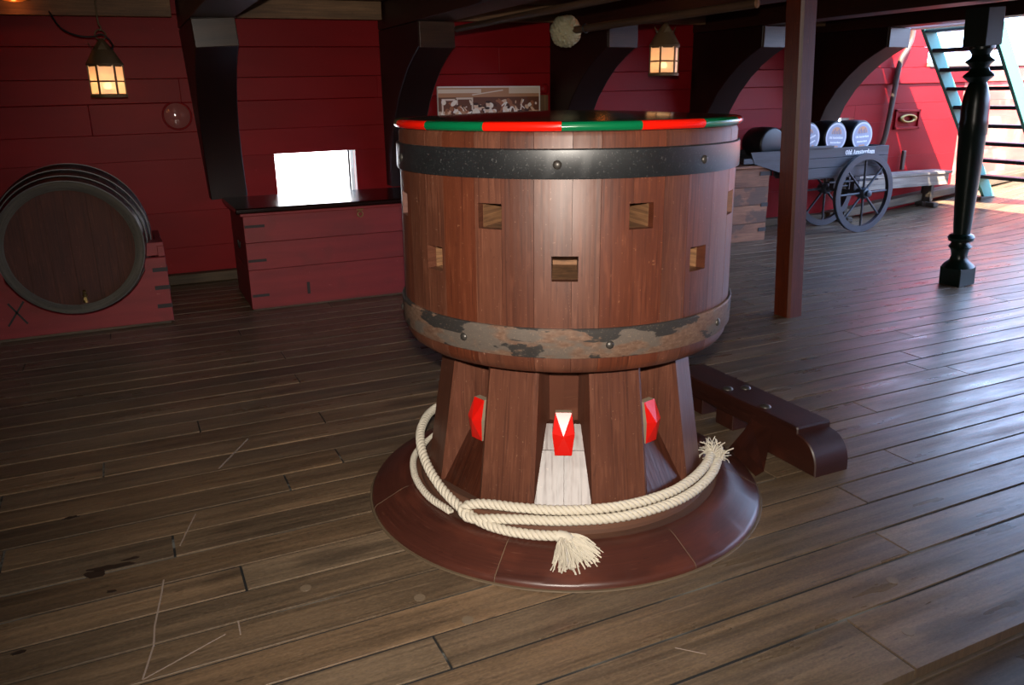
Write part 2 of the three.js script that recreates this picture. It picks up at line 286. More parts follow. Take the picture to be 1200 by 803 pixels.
  const pg = grain(new THREE.CylinderGeometry(0.018, 0.018, 0.004, 20), 0);
  for (const [x, z] of [[-0.698, 0.671], [-0.79, 0.502], [0.425, 1.291], [0.6, 1.09], [-1.1, 0.29]]) at(part('plug', pg, M.plug, floor, 'round wooden plug over a deck bolt'), x, 0.0003, z);
}

// ------------------------------------------------------------------ the setting: red ship's side
const WZ = -4.7, KX = [-0.895, 0.74, 2.44, 4.14, 5.79], KW = 0.295;
const wall = setting('wall_left');
{
  const P1 = [-0.245, 0.463, 0.60, 1.03], P2 = [6.25, 6.60, 0.98, 1.19];         // gun ports: x0, x1, y0, y1
  const rows = [[-0.1, 0.3], [0.3, 0.6], [0.6, 1.03], [1.03, 1.24], [1.24, 1.475], [1.475, 1.66], [1.66, 1.9], [1.9, 2.14], [2.14, 2.42]];
  const strake = (x0, x1, y0, y1, z0, z1) => { const g = lim(x0, x1, y0, y1, z0, z1, y1 < 1.47 ? 0.0015 : 0.004, 0); const p = g.attributes.position; for (let i = 0; i < p.count; i++) p.setY(i, p.getY(i) + rise(p.getX(i))); g.computeVertexNormals(); part('strake', g, x0 > 8.4 ? M.sunGlareRed : M.red, wall); };  // strakes in the open waist take the red with sun glare painted in
  const XH = 7.75;                                                              // from here on the side is only a bulwark
  for (const [a, b, c, d] of [[XA, P1[0], -0.3, 2.5], [P1[1], XH, -0.3, 0.9], [P1[0], P1[1], -0.3, 0.58], [P1[0], P1[1], 1.05, 2.5], [P1[1], P2[0], 0.9, 2.5], [P2[1], XH, 0.9, 2.5], [P2[0], P2[1], 1.2, 2.5], [XH, XB, -0.3, 1.655]]) part('outer_planking', sheer(lim(a, b, c, d, WZ - 0.2, WZ - 0.081, 0.001, 0)), M.knee, wall);
  rows.forEach(([y0, y1], r) => {
    const g = r < 5 ? 0.0004 : 0.0018;
    if (r === 5) { // thick strake, stopped short at every knee
      const e = [XA, ...KX.flatMap((x) => [x - 0.045, x + KW + 0.02]), 8.499, 8.5, XB]; for (let i = 0; i < e.length; i += 2) strake(e[i], e[i + 1], y0 + g, y1 - g, WZ - 0.08, WZ + 0.035);
      for (const x of KX) strake(x - 0.045, x + KW + 0.02, y0, y1, WZ - 0.08, WZ - 0.002);
      return;
    }
    let cuts = { 4: [-1.62, 2.6, 6.4, 10], 3: [-3.2, 0.9, 4.8, 9], 0: [-2, 3, 8], 1: [-3.4, 1.6, 6.9, 11], 6: [-2.6, 1.9, 6.7, 11], 7: [-3.6, 0.9, 5.9, 10], 8: [-1, 4, 9] }[r] || [-3, 2, 5.2, 9.5];
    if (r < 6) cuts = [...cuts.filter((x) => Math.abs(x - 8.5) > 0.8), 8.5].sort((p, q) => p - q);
    let segs = [XA, ...cuts.filter((x) => r < 6 || x < XH - 1), r < 6 ? XB : XH].map((x, i, a) => [x, a[i + 1]]).slice(0, -1);
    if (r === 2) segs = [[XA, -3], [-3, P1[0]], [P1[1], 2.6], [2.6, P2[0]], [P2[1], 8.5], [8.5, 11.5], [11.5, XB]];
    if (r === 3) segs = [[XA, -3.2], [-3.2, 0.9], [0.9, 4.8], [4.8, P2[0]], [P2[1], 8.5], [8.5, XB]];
    for (const [a, b] of segs) strake(a + 0.001, b - 0.001, y0 + g, y1 - g, WZ - 0.08, WZ + (r < 5 ? rr(0, 0.003) : rr(-0.004, 0.002)));
    if (r === 2) strake(P2[0], P2[1], y0, P2[2] - 0.09, WZ - 0.08, WZ);
    if (r === 3) strake(P2[0], P2[1], 1.10, y1, WZ - 0.08, WZ);
  });
  part('cap_rail', sheer(lim(XH, XB, 1.662, 1.72, WZ - 0.26, WZ + 0.06, 0.012, 0)), M.grey, wall, 'pale rail along the top of the bulwark');
  // jambs and bar of the open gun port
  part('port_jamb', lim(P1[0] - 0.03, P1[0], 0.58, 1.07, WZ - 0.2, WZ - 0.082), M.red, wall); part('port_jamb', lim(P1[1], P1[1] + 0.03, 0.58, 1.07, WZ - 0.2, WZ - 0.082), M.red, wall);
  part('port_bar', lim(0.405, 0.422, 0.58, 1.05, WZ - 0.06, WZ - 0.04), M.knee, wall, 'thin dark bar in the open gun port');
  part('port_sill', lim(P2[0] - 0.02, P2[1] + 0.02, 0.955, 0.985, WZ - 0.1, WZ + 0.02), M.grey, wall);
  // hatch with a metal pull, further along
  const hx0 = 7.28, hx1 = 7.72, hy0 = 0.93, hy1 = 1.17;
  const hatch = part('hatch_frame', mergeGeometries([lim(hx0, hx1, hy1 - 0.03, hy1, WZ, WZ + 0.03), lim(hx0, hx1, hy0, hy0 + 0.03, WZ, WZ + 0.03), lim(hx0, hx0 + 0.03, hy0, hy1, WZ, WZ + 0.03), lim(hx1 - 0.03, hx1, hy0, hy1, WZ, WZ + 0.03)]), M.red, wall, 'raised red frame of a small hatch'); hatch.position.y = rise(7.4);
  at(part('hatch_pull', new THREE.TorusGeometry(0.07, 0.022, 8, 24), M.brass, wall, 'metal pull of the hatch'), 7.5, 1.06 + rise(7.4), WZ + 0.03).scale.set(1.7, 0.6, 1);
  // lens let into the planking
  const lens = new THREE.Group(); part('lens', lathe([[0.001, 0.022], [0.05, 0.018], [0.085, 0.008], [0.1, 0]], 36), M.glass, wall, 'round glossy lens let into the red planking');
  at(wall.children[wall.children.length - 1], -0.985, 1.372, WZ + 0.003, Math.PI / 2, 0, 0);
  part('lens_rim', new THREE.TorusGeometry(0.107, 0.008, 8, 40), M.red, wall); at(wall.children[wall.children.length - 1], -0.985, 1.372, WZ + 0.004);
}
const shelfBoards = setting('trim_1');
for (const [a, b] of [[XA, KX[0] - 0.05], [KX[0] + KW + 0.02, KX[1] - 0.02], [KX[1] + KW, KX[2]], [KX[2] + KW, KX[3]], [KX[3] + KW, KX[4]], [KX[4] + KW, 6.3]]) part('shelf_board', sheer(lim(a, b, 2.105, 2.25, WZ + 0.12, WZ + 0.2, 0.004, 0)), M.shelf, shelfBoards, 'brown shelf board under the deck beams');
const bb = setting('baseboard_left');
for (const [a, b] of [[XA, -1.6], [-1.6, 2.2], [2.2, 6.2]]) part('waterway', lim(a, b, 0, 0.085, WZ + 0.005, WZ + 0.1, 0.012, 0), M.waterway, bb);
{ const g = new THREE.Group(); for (const [a, b] of [[6.2, 10], [10, XB]]) { const q = lim(a, b, 0, 0.1, WZ + 0.005, WZ + 0.16, 0.012, 0), p = new THREE.BoxGeometry(1, 1, 1); const A = q.attributes.position; for (let i = 0; i < A.count; i++) A.setY(i, A.getY(i) + deckY(A.getX(i)) ); q.computeVertexNormals(); part('waterway', q, M.waterway, bb); } }
// the other side of the ship, the bulkhead forward and the far end of the waist
const wallR = setting('wall_right');
for (const [y0, y1] of [[-0.1, 0.6], [0.6, 1.2], [1.2, 1.66], [1.66, 2.42]]) part('strake', sheer(lim(XA, y0 > 1.5 ? 7.75 : XB, y0 + 0.002, y1 - 0.002, 4.74, 4.82, 0.004, 0)), M.red, wallR);
const wallF = setting('wall_front');
for (let i = 0; i < 8; i++) part('board', lim(XA - 0.06, XA, -0.1, 2.42, -4.78 + i * 1.2, -4.78 + (i + 1) * 1.2 - 0.004, 0.004, 1), M.red, wallF);
const wallB = setting('wall_back');
for (let i = 0; i < 8; i++) part('board', lim(XB, XB + 0.06, 0, 2.3, -4.78 + i * 1.2, -4.78 + (i + 1) * 1.2 - 0.004, 0.004, 1), M.red, wallB);
// deck overhead with its beams
const ceiling = setting('ceiling');
for (const x of [...KX, -2.55, -4.2]) part('beam', sheer(lim(x, x + KW, 2.035, 2.25, WZ - 0.05, 4.78, 0.008, 2)), M.beam, ceiling, 'dark deck beam running across the ship');
for (let i = 0; i < 32; i++) part('deck_plank', sheer(lim(XA, 6.28, 2.25, 2.31, -4.78 + i * 0.3, -4.78 + (i + 1) * 0.3 - 0.003, 0.003, 0)), M.beam, ceiling);
part('carling', sheer(lim(KX[2] + 0.02, 4.14, 2.05, 2.2, -1.62, -1.40, 0.006, 0)), M.beam, ceiling, 'short timber between two beams');

{
  const r = thing('added_shade_rail', 'added unseen panelled rail on the deck above, shading the waist', 'rail');  // unseen rail, added to push the sun shadow further along wall and deck
  for (let i = 0; i < 7; i++) part('panel', lim(6.2, 6.23, 2.42, 3.05, -4.7 + i * 1.34, -4.7 + (i + 1) * 1.34 - 0.1, 0.004, 2), M.red, r);
  for (let i = 0; i < 8; i++) part('stanchion', lim(6.18, 6.26, 2.40, 3.2, -4.75 + i * 1.34, -4.65 + i * 1.34, 0.006, 1), M.teal, r);
  part('handrail', lim(6.15, 6.29, 3.2, 3.26, -4.8, 4.8, 0.01, 2), M.teal, r);
}
// ------------------------------------------------------------------ hanging knees
{
  const curve = [[-3.65, 1.845], [-3.8, 1.775], [-3.95, 1.69], [-4.1, 1.575], [-4.25, 1.43], [-4.38, 1.25], [-4.47, 1.05], [-4.52, 0.86], [-4.54, 0.70]];
  const outline = [[-4.695, 0.70], [-4.695, 2.032], [-3.65, 2.032], ...curve].reverse();
  const names = ['dark hanging knee above the gap between barrel and red chest', 'dark hanging knee on red wall just above the red chest, beside the sepia picture', 'dark hanging knee behind the sheepskin sponge, beside the hanging lantern', 'dark hanging knee on red wall behind the square brown post', 'dark hanging knee above the blue-grey cart, next to the daylight'];
  KX.forEach((x, i) => {
    const k = thing('hanging_knee', names[i], 'ship knee', [x, rise(x), 0], 0, 'hanging knees along the red wall');
    if (!i) { k.position.x += 0.12; k.rotation.z = 0.058; }
    part('body', extr(outline, 0, KW, 'zy', 0.006, 1), M.knee, k);
    part('end_cap', lim(0.002, KW - 0.002, 1.838, 2.028, -3.648, -3.625, 0.006, 0), M.kneeCap, k, 'squared end of the knee');
  });
}

// ------------------------------------------------------------------ capstan
const D = Math.PI / 180;
const cap = thing('capstan', 'big brown wooden capstan drum with black iron hoops and a red and green rim', 'capstan', [0, 0, 0], -0.51);
{
  const ev = new Evaluator(); ev.attributes = ['position', 'normal', 'uv'];
  const holes = []; for (let i = 0; i < 8; i++) { holes.push([(45 * i) * D, 1.0]); holes.push([(22.5 + 45 * i) * D, 1.152]); }
  const holeGeo = (a, y) => { const g = new THREE.BoxGeometry(0.08, 0.077, 0.32); g.translate(0, y, 0.5); g.rotateY(a); return g; };
  const cut = (geo, mat, which) => { let b = new Brush(geo, mat); b.updateMatrixWorld(); for (const [a, y] of which) { const h = new Brush(holeGeo(a, y), mat); h.updateMatrixWorld(); b = ev.evaluate(b, h, SUBTRACTION); } return b.geometry; };
  const prof = [[0.562, 0.664], [0.568, 0.662], [0.582, 0.672], [0.592, 0.69], [0.597, 0.72], [0.595, 1.0], [0.592, 1.385], [0.586, 1.398], [0.562, 1.4]];
  // staves
  const edges = [0]; while (edges[edges.length - 1] < 354) edges.push(edges[edges.length - 1] + rr(8, 12.2)); const scale = 360 / edges[edges.length - 1];
  for (let i = 0; i < edges.length - 1; i++) {
    const a0 = (edges[i] * scale - 9) * D + 0.0008, a1 = (edges[i + 1] * scale - 9) * D - 0.0008;
    let g = sweep(prof.map(([r, y], k) => [r + (k > 0 && k < 8 ? rr(-0.0006, 0.0006) : 0), y]), a0, a1, 4);
    const hit = holes.filter(([a]) => { let d = (a - (a0 + a1) / 2) % (2 * Math.PI); if (d > Math.PI) d -= 2 * Math.PI; if (d < -Math.PI) d += 2 * Math.PI; return Math.abs(d) < (a1 - a0) / 2 + 0.09; });
    if (hit.length) g = cut(g, M.mah, hit);
    part('stave', g, [M.mah, M.mahB, M.mahC, M.mahD, M.mah][Math.floor(rnd() * 5)], cap);
  }
  const core = sweep([[0.02, 0.67], [0.561, 0.67], [0.561, 1.395], [0.02, 1.395]], 0, 2 * Math.PI, 72);
  part('core', cut(core, M.pale, holes), M.pale, cap, 'pale worn wood inside the bar holes');
  part('upper_hoop', sweep([[0.588, 1.266], [0.602, 1.266], [0.604, 1.27], [0.602, 1.348], [0.599, 1.352], [0.588, 1.352]], Math.PI, 3 * Math.PI, 144, true), M.iron, cap, 'black painted iron hoop');
  part('lower_hoop', sweep([[0.59, 0.72], [0.603, 0.72], [0.606, 0.725], [0.608, 0.81], [0.604, 0.8145], [0.59, 0.8145]], Math.PI, 3 * Math.PI, 144, true, 0.6, 0, 0), M.rust, cap, 'rust-worn iron hoop');
  const bg = dome(0.0135, 0.009); bg.rotateX(Math.PI / 2);
  for (const [r, y, list] of [[0.602, 1.307, [-65, -2.3, 44.5, 90, 135, 180, 225, 270]], [0.606, 0.762, [-78, -32, 13.4, 58, 103, 148, 193, 238]]]) for (const a of list) at(part('bolt', bg, M.rivet, cap, 'round iron bolt head'), r * Math.sin(a * D), y, r * Math.cos(a * D), 0, a * D, 0);
  // painted rim and top
  const rim = []; for (let i = 0; i <= 8; i++) { const a = -Math.PI / 2 + i / 8 * Math.PI; rim.push([0.594 + 0.013 * Math.cos(a), 1.4135 + 0.0135 * Math.sin(a)]); }
  for (let i = 0; i < 16; i++) {
    const a0 = (-1.2 + 22.5 * i) * D, a1 = a0 + 22.5 * D;
    part('rim_segment', sweep([[0.56, 1.4], ...rim, [0.56, 1.427]], a0 + 0.0006, a1 - 0.0006, 8), i % 2 ? M.redRim : M.greenRim, cap, i % 2 ? 'bright red painted length of the rim' : 'green painted length of the rim');
  }
  for (let i = 0; i < 8; i++) { // domed top in sectors
    const a0 = (-1.2 + 45 * i) * D, a1 = a0 + 45 * D;
    part('top_sector', sweep([[0.001, 1.4], [0.561, 1.4], [0.561, 1.427], [0.45, 1.4335], [0.3, 1.44], [0.15, 1.445], [0.001, 1.447]], a0 + 0.0004, a1 - 0.0004, 8), i % 2 ? M.redTop : M.greenTop, cap, i % 2 ? 'dark red sector of the top' : 'dark green sector of the top');
  }
  // barrel, whelps, chocks and wedges
  part('barrel', sweep([[0.01, 0.06], [0.355, 0.06], [0.35, 0.67], [0.01, 0.67]], 0, 2 * Math.PI, 8, false, 0.2), M.mah, cap);
  for (let i = 0; i < 8; i++) {
    const a = (22.5 + 45 * i) * D, w = new THREE.Group();
    const b = 0.012, wb = 0.105, wt = 0.093, Rb = 0.528, Rt = 0.447, yb = 0.14, yt = 0.668, ib = 0.082, it = 0.075;
    const pts = []; for (const [y, R, h, hi] of [[yb, Rb, wb, ib], [yt, Rt, wt, it]]) pts.push(V(-hi, y, 0.3), V(hi, y, 0.3), V(h, y, R - b), V(h - b, y, R), V(-h + b, y, R), V(-h, y, R - b));
    let g = new ConvexGeometry(pts); g = grain(g, 1); g.computeVertexNormals(); g.rotateY(a);
    part('whelp', g, M.mah, cap);
    const c = 45 * i * D; // chock between two whelps
    const cz = (y) => 0.525 - 0.153 * (y - 0.13) / 0.275, cw = (y) => 0.145 - 0.06 * (y - 0.13) / 0.275;
    const piece = (y0, y1, f0, f1, o) => { const q = hexa([[cw(y0) * f0, y0, cz(y0) + o], [cw(y0) * f1, y0, cz(y0) + o], [0.1 * f1, y0, 0.3], [0.1 * f0, y0, 0.3], [cw(y1) * f0, y1, cz(y1) + o], [cw(y1) * f1, y1, cz(y1) + o], [0.08 * f1, y1, 0.3], [0.08 * f0, y1, 0.3]], 1); q.rotateY(c); part('chock', q, M.chock, cap, 'worn sloping chock between two whelps'); };
    piece(0.325, 0.405, -1, 1, -0.001); piece(0.13, 0.3235, -1, 0.02, 0); piece(0.13, 0.3235, 0.03, 1, -0.0012);
    // faceted red wedge
    const q = [[-0.028, 0.468], [0.028, 0.468], [0.038, 0.40], [0.029, 0.316], [-0.029, 0.316], [-0.038, 0.40]].map(([x, y]) => [x, y, 0.40]), ap = [0, 0.395, 0.462];
    const tri = (l) => { const t = new THREE.BufferGeometry(); t.setAttribute('position', new THREE.Float32BufferAttribute(l.flat(), 3)); t.computeVertexNormals(); t.setAttribute('uv', new THREE.Float32BufferAttribute(new Float32Array(l.length * 2), 2)); return t; };
    const f = []; const front = q.map((p) => [p[0], p[1], 0.44]); front[2][2] = front[5][2] = 0.448; front[0][2] = front[1][2] = 0.425;
    for (let k = 0; k < 6; k++) f.push(ap, front[(k + 1) % 6], front[k]);
    const side = []; for (let k = 0; k < 6; k++) { const A = q[k].slice(), B = q[(k + 1) % 6].slice(); A[2] = B[2] = 0.40; const a2 = front[k], b2 = front[(k + 1) % 6]; side.push(A, a2, b2, A, b2, B); }
    const wg = tri(f); wg.rotateY(c); const wedge = part('wedge', wg, M.wedge, cap, 'faceted bright red wedge');
    const sg = tri(side); sg.rotateY(c); part('wedge_side', sg, M.wedgeEdge, wedge);
  }
  part('plinth', sweep([[0.01, 0.005], [0.575, 0.005], [0.568, 0.118], [0.55, 0.142], [0.01, 0.145]], 0, 2 * Math.PI, 96, true), M.worn, cap, 'worn brown plinth under the whelps');
  // base ring in seven lengths
  for (let i = 0; i < 7; i++) { const a0 = (-16.5 + 360 / 7 * i) * D, a1 = a0 + 360 / 7 * D; part('base_segment', sweep([[0.6, 0.001], [0.767, 0.001], [0.766, 0.014], [0.76, 0.023], [0.753, 0.027], [0.66, 0.076], [0.64, 0.083], [0.618, 0.087], [0.602, 0.086]], a0 + 0.0009, a1 - 0.0009, 28, true), M.ring, cap, 'varnished dark red-brown length of the base ring'); }
  for (let i = 0; i < 7; i++) { const a = (-16.5 + 360 / 7 * i) * D; part('seam', sweep([[0.61, 0.02], [0.76, 0.0], [0.7678, 0.002], [0.7668, 0.0142], [0.7607, 0.0236], [0.7533, 0.0277], [0.6604, 0.0768], [0.64, 0.0837], [0.61, 0.087]], a - 0.0018, a + 0.0018, 1), M.dust, cap, 'pale joint in the base ring'); }
  part('caulk_ring', sweep([[0.766, 0.0005], [0.776, 0.0005], [0.774, 0.004], [0.766, 0.005]], 0, 2 * Math.PI, 120, true), M.waterway, cap, 'grey caulk round the foot');
  part('plinth_step', sweep([[0.57, 0.005], [0.604, 0.005], [0.604, 0.0835], [0.57, 0.086]], 0, 2 * Math.PI, 96, true), M.worn, cap);
}
// ------------------------------------------------------------------ rope on the capstan
{
  const rope = thing('rope', 'thick laid off-white rope doubled round the foot of the capstan with frayed end', 'rope', [0, 0, 0], -0.51);
  const polar = (l) => new THREE.CatmullRomCurve3(l.map(([a, r, y]) => V(r * Math.sin(a * D), y, r * Math.cos(a * D))), false, 'centripetal');
  function lay(curve, name = 'strand', rr_ = 0.0092, off = 0.0092, pitch = 0.06) {
    const L = curve.getLength(), n = Math.ceil(L / 0.0055), P = curve.getSpacedPoints(n);
    for (let s = 0; s < 3; s++) {
      const pts = [];
      for (let i = 0; i <= n; i++) {
        const t = P[Math.min(n, i + 1)].clone().sub(P[Math.max(0, i - 1)]).normalize(), up = V(0, 1, 0), b = t.clone().cross(up).normalize(); if (b.lengthSq() < 0.1) b.set(1, 0, 0); const u = b.clone().cross(t);
        const th = -(i / n * L / pitch + s / 3) * 2 * Math.PI; pts.push(P[i].clone().addScaledVector(b, off * Math.cos(th)).addScaledVector(u, off * Math.sin(th)));
      }
      part(name, new THREE.TubeGeometry(new THREE.CatmullRomCurve3(pts), n * 1, rr_, 7, false), M.rope, rope);
    }
  }
  lay(polar([[-200, 0.55, 0.2], [-150, 0.56, 0.22], [-110, 0.566, 0.238], [-88, 0.566, 0.238], [-74, 0.57, 0.222], [-62, 0.574, 0.192], [-50, 0.58, 0.158], [-40, 0.588, 0.132], [-33, 0.596, 0.118], [-27, 0.606, 0.108], [-18, 0.612, 0.104], [-8, 0.616, 0.106], [1.0, 0.622, 0.112]]));
  lay(polar([[79, 0.575, 0.176], [70, 0.566, 0.174], [55, 0.558, 0.172], [40, 0.555, 0.17], [20, 0.554, 0.17], [0, 0.556, 0.17], [-15, 0.56, 0.168], [-26, 0.57, 0.163], [-31, 0.582, 0.156], [-34.2, 0.594, 0.143], [-35, 0.604, 0.128], [-33, 0.61, 0.115], [-29, 0.606, 0.115], [-23, 0.592, 0.126], [-12, 0.58, 0.138], [0, 0.577, 0.142], [20, 0.577, 0.143], [40, 0.578, 0.143], [55, 0.583, 0.144], [70, 0.592, 0.146], [80, 0.602, 0.150]]));
  lay(polar([[-200, 0.6, 0.105], [-140, 0.6, 0.102], [-95, 0.6, 0.102], [-75, 0.6, 0.101], [-55, 0.601, 0.1], [-41, 0.602, 0.1]]), 'strand', 0.0072, 0.0068, 0.05);
  // frayed ends
  const fibre = (p, dir, n, len, spread, flat) => {
    const gs = [];
    for (let i = 0; i < n; i++) {
      const d = V(dir.x + rr(-1, 1) * spread, dir.y + rr(-1, 1) * spread * flat, dir.z + rr(-1, 1) * spread).normalize(), l = len * (0.25 + 0.85 * Math.pow(rnd(), 0.7)), s = p.clone().add(V(rr(-1, 1) * 0.012, rr(-0.5, 0.5) * 0.012, rr(-1, 1) * 0.012));
      const m = s.clone().addScaledVector(d, l * 0.5).add(V(rr(-1, 1) * 0.01, rr(0, 1) * 0.006, rr(-1, 1) * 0.01)), e = s.clone().addScaledVector(d, l).add(V(rr(-1, 1) * 0.014, -0.008, rr(-1, 1) * 0.014));
      gs.push(new THREE.TubeGeometry(new THREE.CatmullRomCurve3([s, m, e]), 6, rr(0.0012, 0.003), 4, false));
    }
    return mergeGeometries(gs);
  };
  const P = (a, r, y) => V(r * Math.sin(a * D), y, r * Math.cos(a * D));
  const drop = P(8, 0.725, 0.06).sub(P(1, 0.622, 0.112)).normalize();
  const tas = part('tassel', fibre(P(0.5, 0.624, 0.112), drop, 520, 0.122, 0.9, 0.16), M.rope, rope, 'frayed whipping at the rope end'); tas.userData.kind = 'stuff';
  part('whipping', new THREE.TubeGeometry(new THREE.CatmullRomCurve3([P(-1.5, 0.62, 0.11), P(1.4, 0.63, 0.108), P(2, 0.645, 0.1)]), 8, 0.02, 10, false), M.rope, rope);
  const fr = part('frayed_end', mergeGeometries([fibre(P(80, 0.578, 0.178), V(Math.cos(84 * D), 0.25, -Math.sin(84 * D)), 110, 0.07, 0.75, 1), fibre(P(80, 0.602, 0.155), V(Math.cos(80 * D), 0.4, -Math.sin(80 * D)), 110, 0.07, 0.75, 1)]), M.rope, rope, 'frayed ends of the doubled rope'); fr.userData.kind = 'stuff';
}
// ------------------------------------------------------------------ pawl timber beside the capstan
{
  const t = thing('pawl_bitt', 'low dark timber with rounded end and iron bolts, on deck beside the capstan', 'timber');
  const X0 = 0.918, X1 = 1.102, top = 0.178, pts = [[-0.5, top], [0.325, top], [0.332, 0.170], [0.332, 0.15], [0.345, 0.146]];
  for (let i = 1; i <= 7; i++) { const a = i / 7 * Math.PI / 2; pts.push([0.345 + 0.1 * Math.sin(a), 0.03 + 0.116 * Math.cos(a)]); }
  pts.push([0.445, 0.001], [0.13, 0.001], [0.06, 0.085], [-0.5, 0.085]);
  part('timber', extr(pts.reverse(), X0, X1, 'zy', 0.005, 2), M.timber, t);
  part('block', lim(X0 + 0.02, X1 - 0.02, 0.001, 0.084, -0.2, -0.08, 0.004, 1), M.timber, t); part('block', lim(X0 + 0.02, X1 - 0.02, 0.001, 0.084, -0.48, -0.3, 0.004, 1), M.timber, t);
  const g = hexa([[0.79, 0.004, 0.07], [0.712, 0.004, 0.33], [0.735, 0.03, 0.35], [0.83, 0.03, 0.075], [0.905, 0.085, 0.055], [0.905, 0.08, 0.185], [0.917, 0.11, 0.19], [0.917, 0.12, 0.06]].map(([x, y, z]) => [x, y, z]), 0);
  part('pawl', g, M.timber, t, 'dark sloping pawl block');
  const b = dome(0.025, 0.013);
  for (const [x, z] of [[0.965, -0.16], [1.045, -0.13], [0.965, 0.09]]) at(part('bolt', b, M.rivet, t, 'domed iron bolt'), x, top - 0.001, z);
}
// ------------------------------------------------------------------ posts
{
  const p = thing('post', 'square varnished brown wooden post standing between capstan and cart', 'post', [2.645, 0, -1.515]); p.rotation.z = 0.06;
  const s = new THREE.Shape(), w = 0.066, d = 0.078, c = 0.016; [[-w + c, -d], [w - c, -d], [w, -d + c], [w, d - c], [w - c, d], [-w + c, d], [-w, d - c], [-w, -d + c]].forEach(([x, y], i) => (i ? s.lineTo(x, y) : s.moveTo(x, y)));
  const g = new THREE.ExtrudeGeometry(s, { depth: 2.06, bevelEnabled: false }); g.rotateX(-Math.PI / 2);
  part('shaft', grain(g, 1), M.post, p);
  const cl = extr([[0, 1.5], [0.06, 1.66], [0.062, 1.9], [0.045, 1.93], [0, 1.93]], -0.05, -0.0, 'xy', 0.006, 1); cl.translate(0.066, 0, 0);
  part('cleat', cl, M.pale, p, 'pale wooden cleat on the post');
}
{
  const c = thing('turned_column', 'dark green turned column with square foot, at the open end of the deck', 'column', [4.52, 0, -1.6]); c.rotation.z = 0.07;
  part('foot', rbox(0.185, 0.15, 0.185, 0.008).translate(0, 0.075, 0), M.green, c);
  part('shaft', lathe([[0.001, 0.145], [0.12, 0.148], [0.105, 0.17], [0.07, 0.2], [0.058, 0.24], [0.066, 0.285], [0.086, 0.31], [0.07, 0.335], [0.066, 0.35], [0.09, 0.36], [0.098, 0.385], [0.085, 0.405], [0.06, 0.415], [0.066, 0.5], [0.09, 0.98], [0.094, 1.17], [0.1, 1.18], [0.098, 1.25], [0.1, 1.262], [0.095, 1.29], [0.096, 1.38], [0.088, 1.46], [0.07, 1.53], [0.058, 1.555], [0.08, 1.575], [0.108, 1.6], [0.1, 1.615], [0.07, 1.64], [0.062, 1.66], [0.075, 1.685], [0.1, 1.705], [0.092, 1.715], [0.066, 1.735], [0.06, 1.755], [0.075, 1.78], [0.09, 1.795], [0.09, 1.84], [0.001, 1.845]], 40), M.green, c);
  part('head', rbox(0.185, 0.265, 0.185, 0.008).translate(0, 1.945, 0), M.greenDull, c);
}
